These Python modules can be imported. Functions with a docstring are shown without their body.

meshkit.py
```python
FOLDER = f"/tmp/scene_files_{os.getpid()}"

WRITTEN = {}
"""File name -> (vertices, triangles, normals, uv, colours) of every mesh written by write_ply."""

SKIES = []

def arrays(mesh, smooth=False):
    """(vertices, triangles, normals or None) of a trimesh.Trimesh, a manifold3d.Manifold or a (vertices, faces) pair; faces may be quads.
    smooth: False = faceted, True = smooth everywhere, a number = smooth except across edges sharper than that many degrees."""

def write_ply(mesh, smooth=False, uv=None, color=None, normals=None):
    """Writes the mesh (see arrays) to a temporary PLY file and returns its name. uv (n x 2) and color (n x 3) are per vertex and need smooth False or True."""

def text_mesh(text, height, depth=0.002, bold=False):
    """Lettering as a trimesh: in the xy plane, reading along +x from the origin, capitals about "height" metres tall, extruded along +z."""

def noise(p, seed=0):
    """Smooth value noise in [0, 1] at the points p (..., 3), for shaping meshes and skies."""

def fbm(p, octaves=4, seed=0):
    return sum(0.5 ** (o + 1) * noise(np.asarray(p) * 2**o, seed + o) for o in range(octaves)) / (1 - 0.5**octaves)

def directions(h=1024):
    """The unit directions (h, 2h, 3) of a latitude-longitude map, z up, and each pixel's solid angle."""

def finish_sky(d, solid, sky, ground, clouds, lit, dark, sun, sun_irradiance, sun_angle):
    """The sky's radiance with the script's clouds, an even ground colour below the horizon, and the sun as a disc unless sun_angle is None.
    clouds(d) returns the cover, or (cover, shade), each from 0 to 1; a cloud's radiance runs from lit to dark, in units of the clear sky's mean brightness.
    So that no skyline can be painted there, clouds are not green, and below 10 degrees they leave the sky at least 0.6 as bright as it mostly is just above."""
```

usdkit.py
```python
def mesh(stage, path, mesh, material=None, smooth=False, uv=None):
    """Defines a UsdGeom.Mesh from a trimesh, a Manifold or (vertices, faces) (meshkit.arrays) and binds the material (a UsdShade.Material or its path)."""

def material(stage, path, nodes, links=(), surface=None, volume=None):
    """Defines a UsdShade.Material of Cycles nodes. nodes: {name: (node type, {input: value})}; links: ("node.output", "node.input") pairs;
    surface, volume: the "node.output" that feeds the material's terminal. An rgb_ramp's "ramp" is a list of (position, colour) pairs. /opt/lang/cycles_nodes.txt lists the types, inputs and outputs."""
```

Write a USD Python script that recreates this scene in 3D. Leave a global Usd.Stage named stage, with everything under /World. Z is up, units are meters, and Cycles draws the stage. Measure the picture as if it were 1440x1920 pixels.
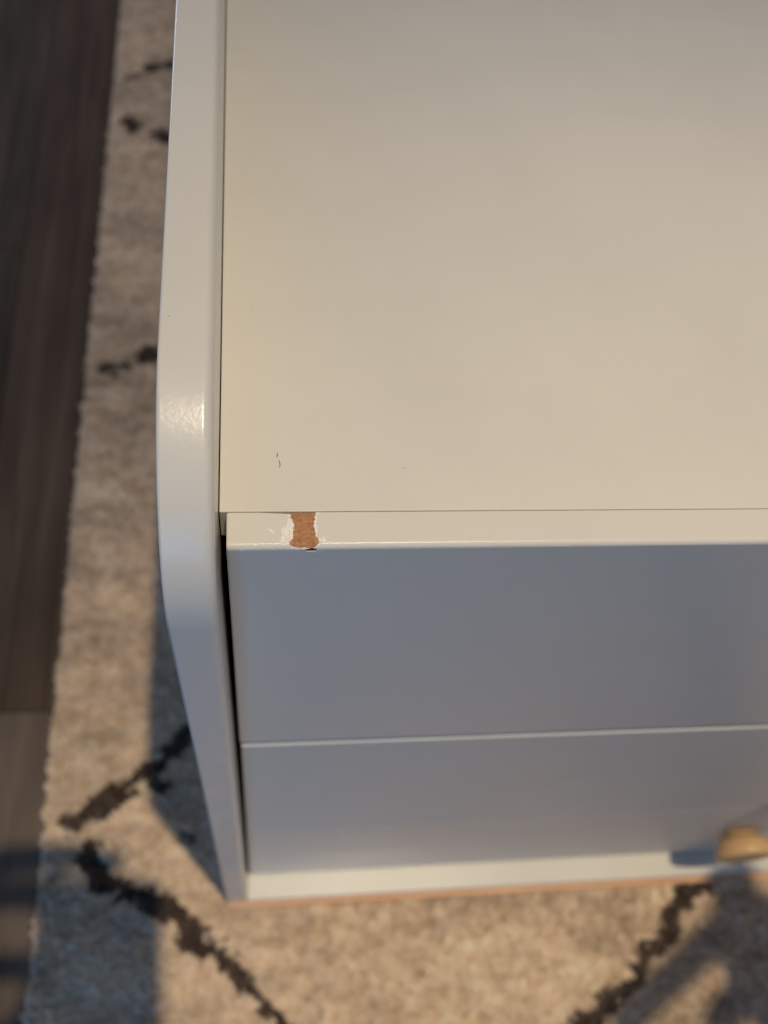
import math
import numpy as np
import trimesh
import manifold3d as m3
import meshkit
import usdkit
from pxr import Gf, Sdf, Usd, UsdGeom, UsdLux, UsdShade, Vt

stage = Usd.Stage.CreateInMemory()
UsdGeom.SetStageUpAxis(stage, "Z")
UsdGeom.SetStageMetersPerUnit(stage, 1.0)
UsdGeom.Xform.Define(stage, "/World")
UsdGeom.Scope.Define(stage, "/World/Looks")
rng = np.random.default_rng(7)

# ---------------------------------------------------------------- camera
EYE = np.array([0.0134018, -0.1527948, 1.0070636])
RIGHT = np.array([0.9920223, -0.0666307, 0.1070143])
DOWN = np.array([-0.0068934, -0.8763019, -0.4817130])
FWD = np.array([0.1258737, 0.4771323, -0.8697704])
HAP = 24.0
FOCUS_POINT = np.array([0.06, 0.008, 0.7036])
cam = UsdGeom.Camera.Define(stage, "/World/camera")
cam.CreateHorizontalApertureAttr(HAP)
cam.CreateVerticalApertureAttr(HAP * 4 / 3)
cam.CreateFocalLengthAttr(HAP * 1856.356 / 1440)
cam.CreateFocusDistanceAttr(float((FOCUS_POINT - EYE) @ FWD))
cam.CreateFStopAttr(6.9)
cam.CreateExposureAttr(0.0)
cam.CreateClippingRangeAttr(Gf.Vec2f(0.05, 50))
cam.AddTransformOp().Set(Gf.Matrix4d(*RIGHT, 0, *(-DOWN), 0, *(-FWD), 0, *EYE, 1))

# ---------------------------------------------------------------- light
LAMP_H = 6.0
LAMP = np.array([-0.018 + 0.110 * (LAMP_H - 0.753), -0.0215 - 0.130 * (LAMP_H - 0.683), LAMP_H])
AIM = np.array([0.20, -0.22, 0.3])
az = (LAMP - AIM) / np.linalg.norm(LAMP - AIM)
ax = np.cross([0, 1, 0], az); ax /= np.linalg.norm(ax); ay = np.cross(az, ax)
for name, power, cone in (("ceiling_lamp_light", 3500.0, None), ("ceiling_spot_light", 5750.0, 7.1)):   # the warm lamp high above: an open bulb and a spot
    lamp = UsdLux.SphereLight.Define(stage, "/World/" + name)
    lamp.CreateRadiusAttr(0.05)
    lamp.CreateIntensityAttr(power)
    lamp.CreateColorAttr(Gf.Vec3f(1.0, 0.805, 0.545))
    lamp.AddTransformOp().Set(Gf.Matrix4d(*ax, 0, *ay, 0, *az, 0, *LAMP, 1))
    if cone:
        shape = UsdLux.ShapingAPI.Apply(lamp.GetPrim())
        shape.CreateShapingConeAngleAttr(cone)
        shape.CreateShapingConeSoftnessAttr(1.0)

dome = UsdLux.DomeLight.Define(stage, "/World/room_light")                # the cool dim light of the room
dome_m = usdkit.material(stage, "/World/Looks/room_air", {"b": ("background_shader", {"color": (0.47, 0.60, 0.98), "strength": 0.195})}, surface="b.background")
UsdShade.MaterialBindingAPI.Apply(dome.GetPrim()).Bind(dome_m)

window = UsdLux.RectLight.Define(stage, "/World/window_light")            # a distant window behind the dresser, to the left
window.CreateWidthAttr(0.35)
window.CreateHeightAttr(0.7)
window.CreateIntensityAttr(12.0)
window.CreateColorAttr(Gf.Vec3f(0.72, 0.84, 1.0))
wp, wt = np.array([-1.9, 2.9, 0.95]), np.array([0, 0.2, 0.6])
wz = (wp - wt) / np.linalg.norm(wp - wt)
wx = np.cross([0, 0, 1], wz); wx /= np.linalg.norm(wx); wy = np.cross(wz, wx)
window.AddTransformOp().Set(Gf.Matrix4d(*wx, 0, *wy, 0, *wz, 0, *wp, 1))

front_window = UsdLux.RectLight.Define(stage, "/World/front_window_light")     # the evening window across the room, facing the drawers
front_window.CreateWidthAttr(1.6)
front_window.CreateHeightAttr(1.3)
front_window.CreateIntensityAttr(3.5)
front_window.CreateColorAttr(Gf.Vec3f(0.09, 0.46, 1.0))
wp, wt = np.array([-0.8, -3.1, 1.3]), np.array([0.3, 0.0, 0.45])
wz = (wp - wt) / np.linalg.norm(wp - wt)
wx = np.cross([0, 0, 1], wz); wx /= np.linalg.norm(wx); wy = np.cross(wz, wx)
front_window.AddTransformOp().Set(Gf.Matrix4d(*wx, 0, *wy, 0, *wz, 0, *wp, 1))

# ---------------------------------------------------------------- helpers
USED = {}


def numbered(parent, name):
    k = USED.get((parent, name), 0)
    USED[(parent, name)] = k + 1
    return name if k == 0 else f"{name}_{k:03d}"


def tag(prim, label=None, cat=None, kind=None, group=None):
    for key, val in (("label", label), ("category", cat), ("kind", kind), ("group", group)):
        if val:
            prim.SetCustomDataByKey(key, val)
    return prim


def thing(name, label=None, cat=None, loc=(0, 0, 0), kind=None, group=None):
    x = UsdGeom.Xform.Define(stage, "/World/" + numbered("/World", name))
    if any(loc):
        x.AddTranslateOp().Set(Gf.Vec3d(*map(float, loc)))
    return tag(x.GetPrim(), label, cat, kind, group)


def obj(name, mesh, mat, parent=None, smooth=False, label=None, colors=None, rough=None):
    base = str(parent.GetPath()) if parent else "/World"
    m = usdkit.mesh(stage, f"{base}/{numbered(base, name)}", mesh, mat, smooth=smooth)
    if colors is not None:
        UsdGeom.PrimvarsAPI(m).CreatePrimvar("tone", Sdf.ValueTypeNames.Color3fArray, "vertex").Set(Vt.Vec3fArray.FromNumpy(np.asarray(colors, np.float32)))
    if rough is not None:
        UsdGeom.PrimvarsAPI(m).CreatePrimvar("wear", Sdf.ValueTypeNames.FloatArray, "vertex").Set(Vt.FloatArray.FromNumpy(np.asarray(rough, np.float32)))
    return tag(m.GetPrim(), label)


def mat(name, nodes, links, surface="p.BSDF"):
    return usdkit.material(stage, "/World/Looks/" + name, nodes, links, surface=surface)


def paint(name, color, rough, bump=0.00008, scale=420, spec=0.5):
    c = np.array(color)
    return mat(name, {
        "g": ("geometry", {}),
        "n": ("noise_texture", {"scale": 9.0, "detail": 4.0, "roughness": 0.6}),
        "r": ("rgb_ramp", {"ramp": [(0.3, tuple(c * 0.965)), (0.7, tuple(np.minimum(c * 1.025, 0.9)))]}),
        "f": ("noise_texture", {"scale": float(scale), "detail": 3.0, "roughness": 0.55}),
        "rr": ("map_range", {"from_min": 0.3, "from_max": 0.7, "to_min": rough * 0.86, "to_max": rough * 1.14}),
        "b": ("bump", {"strength": 1.0, "distance": bump}),
        "p": ("principled_bsdf", {"roughness": rough, "specular_ior_level": spec})},
        [("g.position", "n.vector"), ("g.position", "f.vector"), ("n.fac", "r.fac"), ("r.color", "p.base_color"),
         ("n.fac", "rr.value"), ("rr.result", "p.roughness"), ("f.fac", "b.height"), ("b.normal", "p.normal")])


WHITE = (0.732, 0.722, 0.662)
gloss_paint = paint("glossy_white_paint", WHITE, 0.24, 0.00007, 520)
top_paint = paint("satin_white_paint", WHITE, 0.50, 0.00006, 600, 0.28)
front_paint = paint("drawer_white_paint", WHITE, 0.38, 0.00005, 420, 0.20)
dark_inside = mat("raw_board", {"p": ("principled_bsdf", {"base_color": (0.16, 0.12, 0.09), "roughness": 0.8})}, [])
worn_paint = mat("worn_white_paint", {
    "g": ("geometry", {}), "a": ("attribute", {"attribute": "tone"}), "w": ("attribute", {"attribute": "wear"}),
    "f": ("noise_texture", {"scale": 500.0, "detail": 3.0}), "b": ("bump", {"strength": 1.0, "distance": 0.00006}),
    "rr": ("map_range", {"from_min": 0.0, "from_max": 1.0, "to_min": 0.30, "to_max": 0.85}),
    "p": ("principled_bsdf", {"roughness": 0.4, "specular_ior_level": 0.26})},
    [("g.position", "f.vector"), ("f.fac", "b.height"), ("b.normal", "p.normal"), ("a.color", "p.base_color"), ("w.fac", "rr.value"), ("rr.result", "p.roughness")])
raw_wood = mat("raw_pine_edge", {
    "g": ("geometry", {}), "m": ("mapping", {"scale": (6, 60, 60)}), "n": ("noise_texture", {"scale": 3.0, "detail": 5.0}),
    "r": ("rgb_ramp", {"ramp": [(0.3, (0.66, 0.38, 0.21)), (0.7, (0.80, 0.50, 0.30))]}), "p": ("principled_bsdf", {"roughness": 0.7})},
    [("g.position", "m.vector"), ("m.vector", "n.vector"), ("n.fac", "r.fac"), ("r.color", "p.base_color")])
knob_wood = mat("varnished_knob_wood", {
    "g": ("geometry", {}), "m": ("mapping", {"scale": (40, 40, 400)}), "n": ("noise_texture", {"scale": 1.0, "detail": 5.0}),
    "r": ("rgb_ramp", {"ramp": [(0.25, (0.60, 0.37, 0.17)), (0.75, (0.76, 0.53, 0.28))]}),
    "p": ("principled_bsdf", {"roughness": 0.35})},
    [("g.position", "m.vector"), ("m.vector", "n.vector"), ("n.fac", "r.fac"), ("r.color", "p.base_color")])
mark_mat = mat("scuff_brown", {"p": ("principled_bsdf", {"base_color": (0.26, 0.14, 0.11), "roughness": 0.7})}, [])
pale_mark = mat("bare_undercoat", {"p": ("principled_bsdf", {"base_color": (0.80, 0.74, 0.64), "roughness": 0.6})}, [])


def grid_faces(n, k, wrap):
    """Quads as triangles over n rings of k points."""
    a = np.arange(n - 1)[:, None] * k + np.arange(k if wrap else k - 1)[None, :]
    b = np.arange(n - 1)[:, None] * k + (np.arange(k if wrap else k - 1)[None, :] + 1) % k
    return np.vstack([np.stack([a.ravel(), b.ravel(), (b + k).ravel()], 1), np.stack([a.ravel(), (b + k).ravel(), (a + k).ravel()], 1)])


def loop_normals(p):
    d = np.roll(p, -1, 0) - np.roll(p, 1, 0)
    d /= np.maximum(np.linalg.norm(d, axis=1, keepdims=True), 1e-12)
    return np.stack([d[:, 1], -d[:, 0]], 1)          # outward for a counter-clockwise loop


def slab(loop, x0, x1, r0, r1, inner=()):
    """A convex profile in (y, z), counter-clockwise, carried from x0 to x1 with edges rounded by r0 and r1."""
    n = loop_normals(loop)
    a = np.linspace(0, math.pi / 2, 9)
    st = [(x0 + r0 * (1 - math.sin(t)), r0 * (1 - math.cos(t))) for t in a[::-1]] + [(x, 0.0) for x in inner] + [(x1 - r1 * (1 - math.sin(t)), r1 * (1 - math.cos(t))) for t in a]
    rings = [np.column_stack([np.full(len(loop), x), loop - n * i]) for x, i in st]
    k = len(loop)
    v = np.vstack(rings + [rings[0], rings[-1], rings[0].mean(0), rings[-1].mean(0)])
    f = grid_faces(len(rings), k, True)[:, ::-1]
    i = np.arange(k); j = (i + 1) % k; c0 = len(v) - 2; c1 = c0 + 1; o = len(rings) * k
    caps = np.vstack([np.stack([np.full(k, c0), o + i, o + j], 1)[:, ::-1], np.stack([np.full(k, c1), o + k + i, o + k + j], 1)])
    f = np.vstack([f, caps])
    m = trimesh.Trimesh(v, f, process=False)
    if m.volume < 0:
        f = f[:, ::-1]
    return v, f


def rounded_rect(y0, y1, z0, z1, rf, rb, n=6, step=None):
    """Counter-clockwise (y, z) loop; rf rounds the front (y0) corners, rb the back ones."""
    pts = []
    for (cy, cz, r, a0) in ((y0 + rf, z0 + rf, rf, 180), (y1 - rb, z0 + rb, rb, 270), (y1 - rb, z1 - rb, rb, 0), (y0 + rf, z1 - rf, rf, 90)):
        for t in np.linspace(a0, a0 + 90, n):
            pts.append((cy + r * math.cos(math.radians(t)), cz + r * math.sin(math.radians(t))))
    return np.array(pts)


def bar(x0, x1, y0, y1, z0, z1, r=0.001):
    return slab(rounded_rect(y0, y1, z0, z1, r, r), x0, x1, r, r)


# ---------------------------------------------------------------- the floor
W_IN, HT, TD = 0.89, 0.7036, 0.0139            # inner width, height of the top, thickness of the drawer fronts
plank_mats = []
for k, (c0, c1) in enumerate([((0.038, 0.0245, 0.0165), (0.168, 0.113, 0.076)), ((0.080, 0.058, 0.044), (0.215, 0.165, 0.125)), ((0.036, 0.027, 0.018), (0.140, 0.105, 0.072))]):
    plank_mats.append(mat(f"dark_wood_plank_{'abc'[k]}", {
        "g": ("geometry", {}), "m": ("mapping", {"scale": (26.0, 1.1, 8.0), "location": (k * 3.1, k * 1.7, 0)}),
        "n": ("noise_texture", {"scale": 2.2, "detail": 7.0, "roughness": 0.66, "distortion": 1.0}),
        "m2": ("mapping", {"scale": (7.0, 2.4, 4.0), "location": (k * 1.3, k * 2.2, 0)}),
        "n2": ("noise_texture", {"scale": 1.6, "detail": 3.0}),
        "mx": ("mix_float", {"fac": 0.42}),
        "r": ("rgb_ramp", {"ramp": [(0.34, c0), (0.52, tuple(0.6 * np.array(c0) + 0.4 * np.array(c1))), (0.70, c1)]}),
        "b": ("bump", {"strength": 0.5, "distance": 0.0006}),
        "p": ("principled_bsdf", {"roughness": 0.55, "specular_ior_level": 0.2})},
        [("g.position", "m.vector"), ("m.vector", "n.vector"), ("g.position", "m2.vector"), ("m2.vector", "n2.vector"),
         ("n.fac", "mx.a"), ("n2.fac", "mx.b"), ("mx.result", "r.fac"), ("r.color", "p.base_color"), ("n.fac", "b.height"), ("b.normal", "p.normal")]))
floor = thing("floor", "dark brown wooden plank floor to the left of the rug", None, kind="structure")
obj("subfloor", trimesh.creation.box(bounds=[(-1.5, -1.6, -0.05), (2.0, 2.6, -0.022)]), dark_inside, floor)
xs = np.array([-0.290 + 0.19 * k for k in range(-4, 11)])
ends = {2: [0.9], 3: [-0.35, 0.8], 4: [0.175]}
for i in range(len(xs) - 1):
    cuts = [-1.6] + sorted(ends.get(i, [float(rng.uniform(-0.6, 1.6))])) + [2.6]
    for j in range(len(cuts) - 1):
        which = 1 if (i == 4 and j == 0) else 0 if i == 4 else 2 if i == 3 else int(rng.integers(0, 3))
        lp = rounded_rect(cuts[j] + 0.0004, cuts[j + 1] - 0.0004, -0.022, -0.008, 0.0012, 0.0012, n=4)
        obj("plank", slab(lp, xs[i] + 0.0005, xs[i + 1] - 0.0005, 0.0012, 0.0012), plank_mats[which], floor)

# ---------------------------------------------------------------- the rug
LINES = {
    'A0': (0.0055, [(-0.176, 1.1335), (-0.1600, 1.1430)]),
    'A': (0.010, [(-0.1363, 1.1621), (-0.1092, 1.1727), (-0.0818, 1.1845), (0.0, 1.22)]),
    'B1': (0.0115, [(-0.1700, 1.0440), (-0.1662, 1.0385), (-0.1630, 1.034)]),
    'B2': (0.0125, [(-0.1188, 1.0159), (-0.1, 1.0137), (0.0, 0.98)]),
    'C1': (0.0085, [(-0.1698, 0.6021), (-0.1571, 0.6023), (-0.1432, 0.6057)]),
    'C2': (0.0118, [(-0.1229, 0.6241), (-0.1067, 0.626), (-0.0873, 0.6296), (0.0, 0.66)]),
    'D': (0.0078, [(-0.1753, 0.0584), (-0.1671, 0.0616), (-0.1549, 0.0655), (-0.1428, 0.0721), (-0.1355, 0.0764), (-0.1232, 0.083), (-0.1119, 0.0909), (-0.1052, 0.1011), (-0.0937, 0.1112), (-0.0809, 0.1177), (-0.068, 0.1253), (-0.0604, 0.1386), (-0.0446, 0.1464), (0.05, 0.21)]),
    'D1': (0.0105, [(-0.1480, 0.0690), (-0.1355, 0.0764), (-0.1270, 0.081)]),
    'D2': (0.006, [(-0.093, 0.0964), (-0.081, 0.0938)]),
    'D3': (0.0045, [(-0.0568, 0.044), (-0.0475, 0.04)]),
    'E1': (0.0115, [(-0.1505, 0.0262), (-0.1425, 0.0186), (-0.1351, 0.01), (-0.1283, 0.0035), (-0.1183, -0.0004), (-0.1107, -0.0036)]),
    'E2': (0.0130, [(-0.0907, -0.0132), (-0.0783, -0.0157), (-0.0681, -0.0266), (-0.0579, -0.0378), (-0.0465, -0.0486), (-0.039, -0.0572)]),
    'E3': (0.0072, [(-0.0317, -0.0562), (-0.0233, -0.064), (-0.015, -0.0708), (-0.0062, -0.0802), (0.0001, -0.0908), (0.0082, -0.1001), (0.0201, -0.1139), (0.0366, -0.1299), (0.0506, -0.1435), (0.10, -0.19)]),
    'F': (0.0085, [(0.457, -0.024), (0.4351, -0.0339), (0.4195, -0.0495), (0.4056, -0.0683), (0.393, -0.0819), (0.379, -0.0929), (0.3679, -0.1085), (0.3506, -0.1166), (0.3326, -0.1291), (0.3183, -0.1371), (0.3006, -0.1513), (0.24, -0.20)]),
}
FAINT = [(0.006, [(-0.1716, 0.4057), (-0.1483, 0.4076), (-0.1248, 0.4102), (-0.1069, 0.4087)]), (0.006, [(-0.1659, 0.3257), (-0.1374, 0.3233), (-0.1148, 0.3282)]),
         (0.005, [(-0.150, 0.385), (-0.135, 0.383)]), (0.010, [(-0.195, 0.27), (-0.10, 0.262)])]


def poly_dist(p, line):
    out = np.full(len(p), 9.0)
    line = np.array(line)
    for a, b in zip(line[:-1], line[1:]):
        d = b - a
        t = np.clip(((p - a) @ d) / (d @ d), 0, 1)
        out = np.minimum(out, np.linalg.norm(p - a - t[:, None] * d, axis=1))
    return out


gx = np.r_[np.arange(0, 0.012, 0.0012), np.arange(0.012, 0.30, 0.0018), np.arange(0.30, 0.74, 0.0022), np.arange(0.75, 1.45, 0.03)] - 0.1955
gy = np.r_[np.arange(-0.9, -0.2, 0.03), np.arange(-0.19, 0.20, 0.0018), np.arange(0.20, 0.70, 0.0026), np.arange(0.70, 1.55, 0.0036)]
X, Y = np.meshgrid(gx, gy, indexing="ij")
flat = np.column_stack([X.ravel(), Y.ravel()])
near = flat[:, 0] - gx[0]
edge_wave = 0.0035 * (meshkit.fbm(np.column_stack([flat[:, 1] * 9, 0 * near, 0 * near]), 3, 3) - 0.5) + 0.0016 * (meshkit.noise(np.column_stack([flat[:, 1] * 160, 0 * near, 0 * near]), 8) - 0.5)
P3 = np.column_stack([flat, np.zeros(len(flat))])
tuft = meshkit.fbm(P3 * [330, 330, 1], 2, 11)
streak = meshkit.fbm(P3 * [38, 95, 1], 3, 21)
lump = meshkit.fbm(P3 * [26, 42, 1], 3, 31)
big = meshkit.fbm(P3 * [7, 9, 1], 2, 41)
z = 0.0030 * (tuft - 0.5) + 0.0024 * (lump - 0.5)
round_off = np.clip(1 - near / 0.007, 0, 1)
z = z * (1 - 0.5 * round_off) - 0.0085 * round_off ** 2.2
wob = np.column_stack([meshkit.fbm(P3 * [75, 75, 1], 3, 51), meshkit.fbm(P3 * [75, 75, 1], 3, 61)]) - 0.5
fine = np.column_stack([meshkit.fbm(P3 * [260, 260, 1], 2, 71), meshkit.fbm(P3 * [260, 260, 1], 2, 81)]) - 0.5
q = flat + wob * 0.020 + fine * 0.013
dark = np.zeros(len(flat))
for width, line in LINES.values():
    w = width * (0.72 + 0.56 * meshkit.noise(P3 * [55, 55, 1], 91))
    dark = np.maximum(dark, np.clip((w - poly_dist(q, line)) / 0.0028 + 0.5, 0, 1))
faint = np.zeros(len(flat))
for width, line in FAINT:
    faint = np.maximum(faint, np.clip((width - poly_dist(q, line)) / 0.008 + 0.5, 0, 1) * (0.4 + 0.6 * lump))
shade = 0.68 + 0.34 * streak + 0.36 * (lump - 0.5) + 0.28 * (tuft - 0.5) + 0.34 * (big - 0.5)
shade = np.clip(shade, 0.45, 1.25)
hue = meshkit.fbm(P3 * [30, 60, 1], 2, 101)[:, None]
beige = (np.array([0.66, 0.51, 0.365]) * (1 - hue) + np.array([0.62, 0.49, 0.36]) * hue) * shade[:, None]
beige *= (1 - 0.22 * faint)[:, None]
brown = np.array([0.068, 0.048, 0.038]) * (0.7 + 0.8 * tuft)[:, None]
tone = beige * (1 - dark[:, None]) + brown * dark[:, None]
v = np.column_stack([flat[:, 0] - edge_wave * np.clip(1 - near / 0.05, 0, 1), flat[:, 1], z - 0.0005 - 0.0012 * dark])
k = len(gy)
f = grid_faces(len(gx), k, False)
if np.cross(v[f[0, 1]] - v[f[0, 0]], v[f[0, 2]] - v[f[0, 0]])[2] < 0:
    f = f[:, ::-1]
pile = mat("wool_pile", {
    "g": ("geometry", {}), "a": ("attribute", {"attribute": "tone"}), "n": ("noise_texture", {"scale": 900.0, "detail": 2.0}),
    "b": ("bump", {"strength": 0.8, "distance": 0.001}),
    "p": ("principled_bsdf", {"roughness": 0.95, "specular_ior_level": 0.1, "sheen_weight": 0.12, "sheen_roughness": 0.5})},
    [("g.position", "n.vector"), ("n.fac", "b.height"), ("a.color", "p.base_color"), ("b.normal", "p.normal")])
rug = thing("rug", "beige woollen rug with ragged dark brown lattice lines under the dresser", "rug")
obj("pile", (v, f), pile, rug, smooth=True, colors=tone)
obj("backing", trimesh.creation.box(bounds=[(gx[0] + 0.004, -0.9, -0.0078), (gx[-1], gy[-1], -0.0060)]), dark_inside, rug)

# the pile itself: short leaning tufts of yarn where the photograph shows the rug
def fibres(count, x0, x1, y0, y1, seed):
    r = np.random.default_rng(seed)
    root = np.column_stack([r.uniform(x0, x1, count), r.uniform(y0, y1, count)])
    i = np.clip(np.searchsorted(gx, root[:, 0]), 1, len(gx) - 1); j = np.clip(np.searchsorted(gy, root[:, 1]), 1, len(gy) - 1)
    at = i * len(gy) + j
    p3 = np.column_stack([root, np.zeros(count)])
    lean = 0.0052 * (np.column_stack([meshkit.fbm(p3 * [120, 120, 1], 2, 5), meshkit.fbm(p3 * [120, 120, 1], 2, 6)]) - 0.5) * 2 + r.normal(0, 0.0012, (count, 2)) + [-0.0006, 0.0012]
    h = 0.0042 * (0.6 + 0.5 * meshkit.fbm(p3 * [150, 150, 1], 2, 7) + 0.2 * r.random(count))
    base = np.column_stack([root, z[at] - 0.0022])
    pts = np.stack([base, base + np.column_stack([lean * 0.35, h * 0.62]), base + np.column_stack([lean, h])], 1)
    c = tone[at] * r.uniform(1.32, 1.58, count)[:, None] * [0.965, 1.0, 1.03]
    return pts, np.minimum(c, [0.90, 0.80, 0.70])


sets = [fibres(78000, gx[0] + 0.002, -0.02, -0.19, 0.75, 1), fibres(30000, gx[0] + 0.002, -0.05, 0.75, 1.45, 2), fibres(110000, -0.02, 0.54, -0.19, -0.027, 3)]
pts = np.concatenate([a for a, _ in sets]); hues = np.concatenate([c for _, c in sets])
yarn = mat("wool_yarn", {"a": ("attribute", {"attribute": "tone"}), "p": ("principled_bsdf", {"roughness": 0.95, "specular_ior_level": 0.1})}, [("a.color", "p.base_color")])
curves = UsdGeom.BasisCurves.Define(stage, "/World/rug/yarn_tufts")
curves.CreateTypeAttr("linear")
curves.CreatePointsAttr(Vt.Vec3fArray.FromNumpy(pts.reshape(-1, 3).astype(np.float32)))
curves.CreateCurveVertexCountsAttr(Vt.IntArray.FromNumpy(np.full(len(pts), 3, np.int32)))
curves.CreateWidthsAttr(Vt.FloatArray.FromNumpy(np.tile(np.array([0.0015, 0.0014, 0.0007], np.float32), len(pts))))
curves.SetWidthsInterpolation("vertex")
UsdGeom.PrimvarsAPI(curves).CreatePrimvar("tone", Sdf.ValueTypeNames.Color3fArray, "vertex").Set(Vt.Vec3fArray.FromNumpy(np.repeat(hues, 3, 0).astype(np.float32)))
UsdShade.MaterialBindingAPI.Apply(curves.GetPrim()).Bind(yarn)
tag(curves.GetPrim(), kind="stuff")

# ---------------------------------------------------------------- the dresser
dresser = thing("dresser", "white painted dresser with rounded side panels, chipped drawer edge and wooden knobs", "dresser")
DEPTH = 0.40
cy, cz, ry, rz = 0.052, 0.6835, 0.0735, 0.0695
ang = np.radians(np.linspace(90, 180, 40))
curve = np.column_stack([cy + ry * np.cos(ang), cz + rz * np.sin(ang)])
back_z = np.linspace(cz + rz, 0.012, 3)
outline = np.vstack([curve,
                     np.column_stack([np.full(60, -0.0215), np.linspace(cz, 0.0075, 61)[1:]]),
                     np.array([(-0.0205, 0.0062), (-0.0195, 0.006)]),
                     np.column_stack([np.linspace(0.0, DEPTH - 0.002, 12), np.full(12, 0.006)]),
                     np.array([(DEPTH - 0.0006, 0.0066), (DEPTH, 0.008)]),
                     np.column_stack([np.full(12, DEPTH), np.linspace(0.03, cz + rz - 0.002, 12)]),
                     np.array([(DEPTH - 0.0006, cz + rz - 0.0006), (DEPTH - 0.002, cz + rz)]),
                     np.column_stack([np.linspace(DEPTH - 0.01, cy, 31)[:-1], np.full(30, cz + rz)])])
obj("side_panel", slab(outline, -0.018, -0.0004, 0.0014, 0.0034), gloss_paint, dresser, smooth=True)
obj("side_panel", slab(outline, W_IN, W_IN + 0.018, 0.0036, 0.0016), gloss_paint, dresser, smooth=True)
obj("tabletop", bar(-0.00005, W_IN + 0.0001, TD + 0.00025, DEPTH - 0.02, HT - 0.018, HT, 0.0006), top_paint, dresser, smooth=True)
obj("bottom_shelf", bar(0.0002, W_IN - 0.0002, -0.0215, DEPTH - 0.02, 0.0065, 0.020, 0.0012), gloss_paint, dresser, smooth=True)
obj("base_board", bar(-0.0180, W_IN + 0.018, -0.0262, DEPTH - 0.004, -0.004, 0.0058, 0.0012), raw_wood, dresser, smooth=True, label="bare orange wood strip along the foot of the dresser")
obj("back_panel", bar(0.0002, W_IN - 0.0002, DEPTH - 0.019, DEPTH - 0.012, 0.021, HT - 0.019, 0.0008), dark_inside, dresser)


def drawer_box(z0, z1, parent):
    parts = [trimesh.creation.box(bounds=b) for b in ([(0.010, TD + 0.002, z0), (0.020, DEPTH - 0.03, z1)], [(W_IN - 0.020, TD + 0.002, z0), (W_IN - 0.010, DEPTH - 0.03, z1)], [(0.0201, TD + 0.002, z0 + 0.005), (W_IN - 0.0201, DEPTH - 0.03, z0 + 0.011)], [(0.0201, DEPTH - 0.04, z0 + 0.0112), (W_IN - 0.0201, DEPTH - 0.03, z1)], [(0.0201, TD + 0.002, z0 + 0.0112), (W_IN - 0.0201, TD + 0.010, z1)])]
    obj("drawer_box", trimesh.util.concatenate(parts), dark_inside, parent)


KNOB = [(0.0, 0.0), (0.0120, 0.0), (0.0123, -0.0015), (0.0118, -0.0030), (0.0150, -0.0050), (0.0200, -0.0078), (0.0236, -0.0120), (0.0253, -0.0170), (0.0256, -0.0205), (0.0244, -0.0228), (0.0200, -0.0243), (0.0100, -0.0252), (0.0, -0.0255)]
KX = 0.4425


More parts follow.
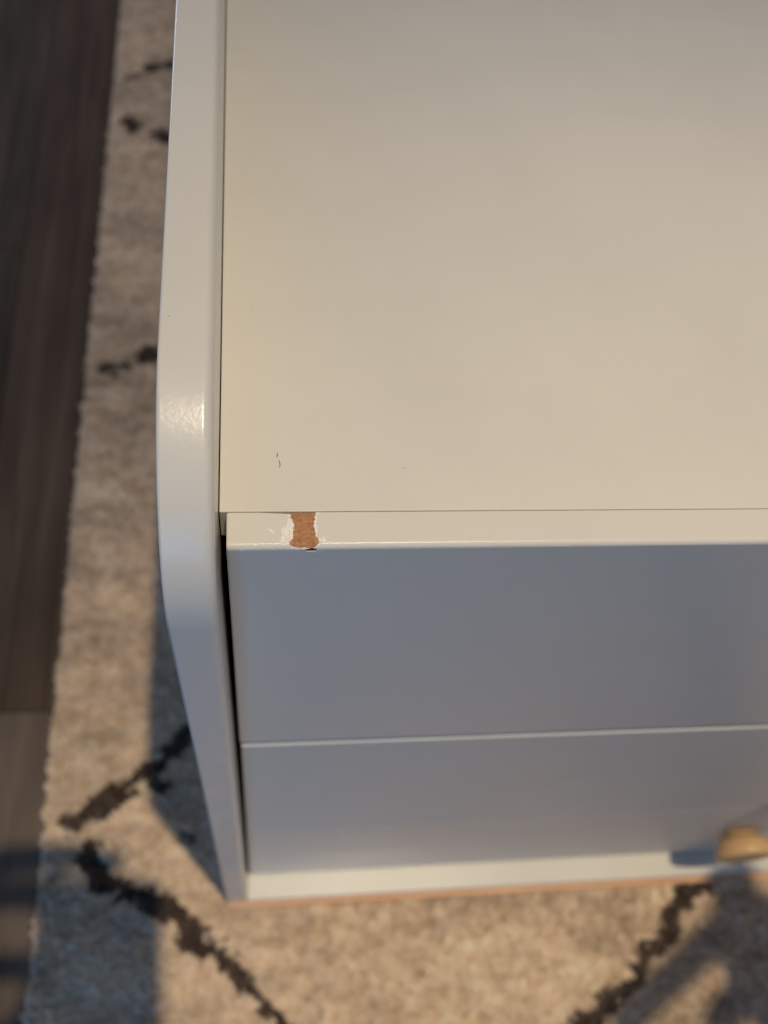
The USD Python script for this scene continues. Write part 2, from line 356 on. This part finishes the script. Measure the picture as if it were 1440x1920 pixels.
def knob(x, y, zc, parent):
    pr = np.array(KNOB)
    from scipy.interpolate import PchipInterpolator
    s = np.r_[0, np.cumsum(np.hypot(*np.diff(pr, axis=0).T))]
    t = np.linspace(0, s[-1], 44)
    rr, dd = np.maximum(PchipInterpolator(s, pr[:, 0])(t), 1e-6), PchipInterpolator(s, pr[:, 1])(t)
    a = np.linspace(0, 2 * math.pi, 48, endpoint=False)
    v = np.vstack([np.column_stack([x + r_ * np.cos(a), np.full(48, y + d_), zc + r_ * np.sin(a)]) for r_, d_ in zip(rr, dd)])
    f = grid_faces(len(t), 48, True)
    m = trimesh.Trimesh(v, f, process=False)
    if m.volume < 0:
        f = f[:, ::-1]
    obj("knob", (v, f), knob_wood, parent, smooth=True)


# top drawer: a front whose upper edge carries the chip, modelled finely there
BR = 0.0022                                     # rounding of the front edges
Z0, Z1 = 0.4655, HT + 0.0002
arc = lambda c_y, c_z, r, a0, a1, n: [(c_y + r * math.cos(math.radians(t)), c_z + r * math.sin(math.radians(t))) for t in np.linspace(a0, a1, n)]
prof = []
prof += arc(BR, Z0 + BR, BR, 180, 270, 6)
prof += arc(TD - 0.0008, Z0 + 0.0008, 0.0008, 270, 360, 3)
prof += arc(TD - 0.0005, Z1 - 0.0005, 0.0005, 0, 90, 4)
prof += [(y, Z1) for y in np.arange(TD - 0.0007, BR + 0.0001, -0.0002)]
prof += arc(BR, Z1 - BR, BR, 90, 180, 16)
prof += [(0.0, zz) for zz in np.arange(Z1 - BR - 0.0003, Z1 - 0.012, -0.0003)]
prof += [(0.0, zz) for zz in np.linspace(Z1 - 0.013, Z0 + BR + 0.002, 14)]
prof = np.array(prof)
fine_x = np.r_[np.linspace(0.006, 0.012, 8)[:-1], np.arange(0.012, 0.046, 0.0002), np.linspace(0.046, 0.06, 8), np.arange(0.062, 0.30, 0.002), np.linspace(0.30, W_IN - 0.006, 40)]
dv, df = slab(prof, 0.0024, W_IN - 0.0024, 0.0010, 0.0010, inner=fine_x)

# unrolled coordinate t: distance from the seam over the top edge and down the front
xx, yy, zz = dv.T
on_top = (zz > Z1 - 0.0004) & (yy > BR)
on_arc = (yy <= BR) & (zz > Z1 - BR)
on_front = (yy < 0.0002) & (zz <= Z1 - BR)
aa = np.arctan2(np.clip(zz - (Z1 - BR), 0, None), np.clip(BR - yy, 0, None))
t = np.where(on_top, TD - yy, np.where(on_arc, (TD - BR) + BR * (math.pi / 2 - aa), np.where(on_front, (TD - BR) + BR * math.pi / 2 + (Z1 - BR - zz), 9.0)))
# photo measurements of the chip, in millimetres (x, t)
S = 1 / 5.35
px = lambda u, w: (1.82 + (480 + u / 8 - 422) * S, (w / 8 - 20.9) * S * 1.135)      # from the enlarged photograph
chip = np.array([px(*a) for a in [(470, 168), (640, 158), (880, 155), (866, 230), (856, 330), (852, 420), (868, 500), (900, 585), (908, 635), (880, 668), (850, 690), (820, 705), (700, 690), (620, 700), (540, 690), (490, 655), (478, 620), (500, 590), (528, 545), (540, 470), (552, 420), (548, 330), (520, 260), (508, 200)]])
fringe_l = np.array([px(*a) for a in [(430, 190), (500, 185), (520, 250), (556, 330), (556, 440), (532, 550), (500, 600), (440, 620), (345, 620), (340, 590), (380, 520), (360, 470), (385, 400), (440, 370), (470, 300), (480, 215), (350, 200), (330, 180)]])
fringe_r = np.array([px(*a) for a in [(850, 190), (900, 185), (955, 180), (950, 205), (900, 215), (893, 300), (885, 360), (893, 430), (900, 520), (905, 560), (960, 575), (990, 545), (1010, 580), (1035, 615), (985, 620), (925, 600), (905, 600), (870, 520), (845, 440), (850, 330), (868, 240)]])
scratch_l = np.array([px(*a) for a in [(170, 415), (215, 425), (262, 455), (268, 490), (250, 505), (235, 470), (195, 445)]])
seam_line = np.array([px(*a) for a in [(60, 158), (200, 165), (300, 162), (500, 160), (500, 200), (420, 200), (330, 190), (200, 184), (60, 176)]])
under = np.array([px(800 + 78 * math.cos(a), 745 + 36 * math.sin(a)) for a in np.linspace(0, 2 * math.pi, 20, endpoint=False)])
under_s1 = np.array([px(*a) for a in [(860, 735), (930, 722), (970, 730), (960, 745), (880, 752)]])
under_s2 = np.array([px(*a) for a in [(800, 812), (900, 798), (990, 800), (985, 812), (890, 815)]])
under_s3 = np.array([px(*a) for a in [(1140, 742), (1170, 732), (1195, 740), (1180, 752), (1150, 750)]])
from shapely import Polygon, points as sh_points, distance, contains, boundary
mm = np.column_stack([xx, t]) * 1000
jag = np.column_stack([meshkit.fbm(np.column_stack([mm * 1.7, 0 * t]), 4, 5), meshkit.fbm(np.column_stack([mm * 1.7, 0 * t]), 4, 6)]) - 0.5
grain = meshkit.fbm(np.column_stack([mm * 4.5, 0 * t]), 2, 9)
brush = meshkit.fbm(np.column_stack([mm[:, 0] * 5.5, mm[:, 1] * 0.5, 0 * t]), 2, 13)
sel = (t < 0.030) & (xx < 0.06)


def inside(poly, wob, soft):
    """Signed cover, 0..1, of the polygon (mm) at the chip's vertices."""
    out = np.zeros(len(xx))
    pt = sh_points(mm[sel] + jag[sel] * wob)
    pg = Polygon(poly).buffer(0)
    d = distance(pt, boundary(pg)) * np.where(contains(pg, pt), 1, -1)
    out[sel] = np.clip(d / soft + 0.5, 0, 1)
    return out


base_c = np.tile(np.array(WHITE), (len(xx), 1)) * (0.985 + 0.03 * meshkit.fbm(dv * 40, 3, 3))[:, None]
under_c = np.array([0.92, 0.89, 0.84])
mdf = np.array([0.43, 0.215, 0.112]) * (0.45 + 0.62 * grain + 0.50 * meshkit.fbm(np.column_stack([mm * 0.9, 0 * t]), 2, 19))[:, None]
mdf = np.where((meshkit.noise(np.column_stack([mm * 3.2, 0 * t]), 17) > 0.86)[:, None], np.array([0.56, 0.35, 0.21]), mdf)
fl = inside(fringe_l, 1.3, 0.4) * np.clip((brush - 0.30) * 6.0, 0.15, 1)
fr = inside(fringe_r, 1.0, 0.25)
ch = inside(chip, 1.25, 0.18)
rim = inside(np.array(Polygon(chip).buffer(0).buffer(0.42).exterior.coords), 1.5, 0.2) * np.clip((meshkit.fbm(np.column_stack([mm * 1.5, 0 * t]), 3, 29) - 0.40) * 9, 0, 1)
fl = np.maximum(fl, rim)
sm = inside(seam_line, 0.35, 0.3) * 0.8
un = inside(under, 0.9, 0.35)
lt = np.maximum.reduce([inside(scratch_l, 0.4, 0.2), inside(under_s1, 0.5, 0.2) * 0.8, inside(under_s2, 0.6, 0.2) * 0.8, inside(under_s3, 0.3, 0.2)])
spots = (meshkit.noise(np.column_stack([mm * 0.9, 0 * t]), 23) > 0.965) & sel & (t > 0.0115)
lt = np.maximum(lt, spots * 0.8)
col = base_c
for cover, c in ((np.maximum.reduce([fl, fr, lt]), under_c), (sm, np.array([0.26, 0.14, 0.075])), (ch, mdf), (un, np.array([0.15, 0.085, 0.06]))):
    cover = cover[:, None]
    col = col * (1 - cover) + c * cover
depth = 0.00035 * ch + 0.00045 * un + 0.00012 * np.maximum(fl, fr) * (1 - ch) + ch * 0.00022 * (grain - 0.5)
nrm = np.zeros_like(dv)
nrm[:, 1] = np.where(on_arc, -(BR - yy) / BR, np.where(on_front, -1.0, 0.0))
nrm[:, 2] = np.where(on_arc, (zz - (Z1 - BR)) / BR, np.where(on_top, 1.0, 0.0))
wave = np.where(on_arc, 0.00012 * (meshkit.fbm(dv * 900, 2, 77) - 0.5), 0.0)
dv = dv - nrm * (depth - wave)[:, None]
d1 = obj("drawer", (dv, df), worn_paint, dresser, smooth=True, label="top drawer front with a brown chip worn through the paint", colors=col, rough=np.maximum(ch, np.maximum(fl, fr) * 0.6))
drawer_box(Z0 + 0.012, Z1 - 0.024, d1)
knob(KX, 0.0, 0.58, d1)
for za, zb, yo, xo in ((0.2320, 0.4618, -0.0004, 0.0030), (0.0222, 0.2284, 0.0002, 0.0028)):
    lp = rounded_rect(yo, yo + TD, za, zb, 0.0028, 0.0008, n=8)
    d = obj("drawer", slab(lp, xo, W_IN - 0.0028, 0.0010, 0.0010, inner=np.linspace(0.02, W_IN - 0.02, 12)), front_paint, dresser, smooth=True)
    drawer_box(za + 0.012, zb - 0.012, d)
    knob(KX, yo, 0.5 * (za + zb), d)


speck_mat = mat("speck_brown", {"p": ("principled_bsdf", {"base_color": (0.30, 0.23, 0.17), "roughness": 0.7})}, [])
# small marks in the paint
def mark(name, pts, width, surf_z, material=mark_mat):
    pts = np.array(pts)
    vs, fs = [], []
    d = np.gradient(pts, axis=0); d /= np.linalg.norm(d, axis=1, keepdims=True)
    n = np.column_stack([-d[:, 1], d[:, 0]])
    w = np.array(width)[:, None] / 2
    L, R_ = pts + n * w, pts - n * w
    z0 = surf_z + 0.00004
    v = np.vstack([np.column_stack([L, np.full(len(L), z0)]), np.column_stack([pts, np.full(len(L), z0 + 0.00004)]), np.column_stack([R_, np.full(len(L), z0)])])
    k = len(pts)
    i = np.arange(k - 1)
    f = np.vstack([np.stack([a + i, a + i + 1, a + k + i + 1], 1) for a in (0, k)] + [np.stack([a + i, a + k + i + 1, a + k + i], 1) for a in (0, k)])
    if np.cross(v[f[0, 1]] - v[f[0, 0]], v[f[0, 2]] - v[f[0, 0]])[2] < 0:
        f = f[:, ::-1]
    obj(name, (v, f), material, dresser)


mark("scuff", [(0.0202, 0.0384), (0.0203, 0.0376), (0.0201, 0.0366), (0.0204, 0.0360)], [0.0001, 0.00035, 0.0003, 0.0001], HT)
mark("scuff", [(0.0207, 0.0352), (0.0211, 0.0342), (0.0212, 0.0330), (0.0209, 0.0319)], [0.0001, 0.00032, 0.00036, 0.0001], HT)
for x_, y_, s_, z_ in ((0.0660, 0.0319, 0.00028, HT), (0.0112, 0.1037, 0.00022, HT), (-0.0147, 0.0590, 0.00022, cz + rz)):
    a = np.linspace(0, 2 * math.pi, 9)
    mark("speck", [(x_ - s_, y_), (x_, y_), (x_ + s_, y_)], [s_ * 0.5, s_ * 1.9, s_ * 0.5], z_, speck_mat)


# ---------------------------------------------------------------- the photographer behind the camera, whose hands and phone throw the shadows on the rug


def under_lamp(F, z):
    """The point at height z whose lamp shadow falls on the rug at F."""
    F = np.array([F[0], F[1], 0.0])
    return F + (LAMP - F) * (z / LAMP[2])


def chain(*joints):
    balls = [m3.Manifold.sphere(float(r), 20).translate([float(c) for c in p]) for p, r in joints]
    out = [m3.Manifold.batch_hull([a, b]) for a, b in zip(balls[:-1], balls[1:])]
    return m3.Manifold.batch_boolean(out, m3.OpType.Add) if len(out) > 1 else out[0]


def smoothed(parts, step, rounds=8):
    man = m3.Manifold.batch_boolean(parts, m3.OpType.Add).refine_to_length(step).to_mesh()
    m = trimesh.Trimesh(man.vert_properties[:, :3], man.tri_verts, process=True)
    trimesh.smoothing.filter_taubin(m, lamb=0.5, nu=0.53, iterations=rounds)
    return m


UP = -DOWN
PC = EYE - RIGHT * 0.0235 - UP * 0.0360 - FWD * 0.0062             # the phone's centre
loc = lambda a, b, c: PC + RIGHT * a + UP * b + FWD * c
skin = mat("skin", {"p": ("principled_bsdf", {"base_color": (0.50, 0.31, 0.22), "roughness": 0.55})}, [])
cloth = mat("grey_knit", {"g": ("geometry", {}), "n": ("noise_texture", {"scale": 300.0, "detail": 3.0}), "b": ("bump", {"strength": 0.6, "distance": 0.002}),
                          "p": ("principled_bsdf", {"base_color": (0.16, 0.17, 0.20), "roughness": 0.9})}, [("g.position", "n.vector"), ("n.fac", "b.height"), ("b.normal", "p.normal")])
denim = mat("dark_trousers", {"p": ("principled_bsdf", {"base_color": (0.05, 0.06, 0.09), "roughness": 0.9})}, [])
shell = mat("phone_shell", {"p": ("principled_bsdf", {"base_color": (0.03, 0.03, 0.035), "roughness": 0.35})}, [])

phone = thing("phone", "dark mobile phone held above the dresser, taking the picture", "phone")
ball = [m3.Manifold.sphere(0.0042, 20).translate([float(c) for c in loc(a, b, 0)]) for a in (-0.0368, 0.0368) for b in (-0.0733, 0.0733)]
obj("phone_body", m3.Manifold.batch_hull(ball), shell, phone, smooth=30)

body_top = [((0.13, -0.80, 0.98), 0.15), ((0.13, -0.80, 1.18), 0.145), ((0.13, -0.77, 1.34), 0.12)]
trunk = [chain(*body_top), chain(((0.00, -0.77, 1.38), 0.07), ((0.26, -0.77, 1.38), 0.07)), chain(((0.05, -0.80, 1.0), 0.13), ((0.21, -0.80, 1.0), 0.13)), chain(((0.02, -0.77, 1.33), 0.09), ((0.07, -0.8, 1.05), 0.11), ((0.19, -0.8, 1.05), 0.11), ((0.24, -0.77, 1.33), 0.09))]
neck = [chain(((0.13, -0.76, 1.42), 0.055), ((0.13, -0.71, 1.53), 0.052))]
head = [chain(((0.13, -0.70, 1.63), 0.088), ((0.13, -0.655, 1.60), 0.070), ((0.13, -0.628, 1.545), 0.042)), chain(((0.13, -0.582, 1.592), 0.010), ((0.13, -0.588, 1.578), 0.014)), chain(((0.045, -0.70, 1.60), 0.014), ((0.048, -0.695, 1.57), 0.010)), chain(((0.215, -0.70, 1.60), 0.014), ((0.212, -0.695, 1.57), 0.010))]
legs = [chain(((sx, -0.80, 0.94), 0.095), ((sx, -0.79, 0.50), 0.062), ((sx, -0.83, 0.09), 0.042)) for sx in (0.04, 0.22)]
feet = [chain(((sx, -0.84, 0.045), 0.042), ((sx, -0.68, 0.032), 0.032)) for sx in (0.04, 0.22)]
wl, wr = np.array([-0.155, -0.265, 0.965]), under_lamp((0.535, -0.215), 0.985)
el, er = np.array([-0.17, -0.56, 1.06]), np.array([0.50, -0.55, 1.08])
arms = [chain(((-0.03, -0.77, 1.37), 0.058), (el, 0.043), (wl, 0.028)), chain(((0.29, -0.77, 1.37), 0.058), (er, 0.043), (wr, 0.028))]
# left hand: the fingers lie along the phone's back edge, the thumb on its front side
V = lambda *p: np.array(p)
hand_l = [chain((wl, 0.028), (V(-0.138, -0.185, 0.980), 0.026), (V(-0.128, -0.110, 1.000), 0.018)), chain((wl, 0.026), (V(-0.120, -0.180, 0.982), 0.018)),
          chain((V(-0.126, -0.102, 1.002), 0.0125), (V(-0.085, -0.096, 1.010), 0.0118), (V(-0.040, -0.098, 1.020), 0.0112), (V(-0.010, -0.104, 1.026), 0.0098)),
          chain((V(-0.126, -0.124, 0.998), 0.0125), (V(-0.085, -0.121, 1.003), 0.0118), (V(-0.018, -0.123, 1.012), 0.0110)),
          chain((V(-0.128, -0.170, 0.984), 0.0115), (V(-0.085, -0.171, 0.986), 0.0105), (V(-0.048, -0.174, 0.986), 0.0100)),
          chain((V(-0.124, -0.205, 0.972), 0.0105), (V(-0.090, -0.222, 0.966), 0.0098), (V(-0.052, -0.226, 0.966), 0.0092)),
          chain((V(-0.130, -0.235, 0.966), 0.016), (V(-0.066, -0.215, 0.985), 0.0135), (V(-0.057, -0.165, 1.000), 0.0128), (V(-0.054, -0.118, 1.012), 0.0118))]
# right hand: hanging open beside the phone
U = lambda x, y, z: under_lamp((x, y), z)
hand_r = [chain((wr, 0.030), (U(0.516, -0.115, 1.0), 0.028), (U(0.502, -0.060, 1.0), 0.021)), chain((wr, 0.028), (U(0.482, -0.100, 0.997), 0.026), (U(0.480, -0.058, 1.0), 0.020)),
          chain((U(0.476, -0.055, 1.0), 0.014), (U(0.474, -0.034, 0.992), 0.013), (U(0.466, -0.022, 0.985), 0.012)),
          chain((U(0.496, -0.055, 1.0), 0.014), (U(0.492, -0.030, 0.990), 0.013), (U(0.484, -0.017, 0.982), 0.012)),
          chain((U(0.470, -0.066, 0.998), 0.015), (U(0.425, -0.094, 0.985), 0.0145), (U(0.350, -0.143, 0.975), 0.0135)),
          chain((U(0.500, -0.110, 0.995), 0.016), (U(0.452, -0.138, 0.980), 0.015), (U(0.415, -0.190, 0.970), 0.014)),
          chain((wr, 0.024), (U(0.520, -0.150, 0.985), 0.016), (U(0.496, -0.190, 0.970), 0.015))]
person = thing("person", "person in a grey jumper leaning over the dresser with a phone in the left hand", "person")
obj("body", smoothed(trunk + neck + head + legs + feet + arms + hand_l + hand_r, 0.02, 4), skin, person, smooth=True)
puff = lambda joints, d: chain(*[(p, r + d) for p, r in joints])
obj("jumper", smoothed([puff(body_top, 0.014), chain(((0.00, -0.77, 1.38), 0.085), ((0.26, -0.77, 1.38), 0.085)), chain(((0.02, -0.77, 1.33), 0.104), ((0.07, -0.8, 1.02), 0.13), ((0.19, -0.8, 1.02), 0.13), ((0.24, -0.77, 1.33), 0.104)),
                        chain(((-0.03, -0.77, 1.37), 0.072), (el, 0.056), (el + 0.82 * (wl - el), 0.041)), chain(((0.29, -0.77, 1.37), 0.072), (er, 0.056), (er + 0.82 * (wr - er), 0.041))], 0.03, 4), cloth, person, smooth=True)
obj("trousers", smoothed([chain(((0.05, -0.80, 0.97), 0.139), ((0.21, -0.80, 0.97), 0.139))] + [chain(((sx, -0.80, 0.94), 0.109), ((sx, -0.79, 0.50), 0.078), ((sx, -0.83, 0.12), 0.060)) for sx in (0.04, 0.22)], 0.03, 4), denim, person, smooth=True)
obj("hair", smoothed([chain(((0.13, -0.715, 1.655), 0.088), ((0.13, -0.735, 1.60), 0.080)), chain(((0.07, -0.735, 1.62), 0.04), ((0.07, -0.745, 1.48), 0.03)), chain(((0.19, -0.735, 1.62), 0.04), ((0.19, -0.745, 1.48), 0.03))], 0.02, 4), denim, person, smooth=True)
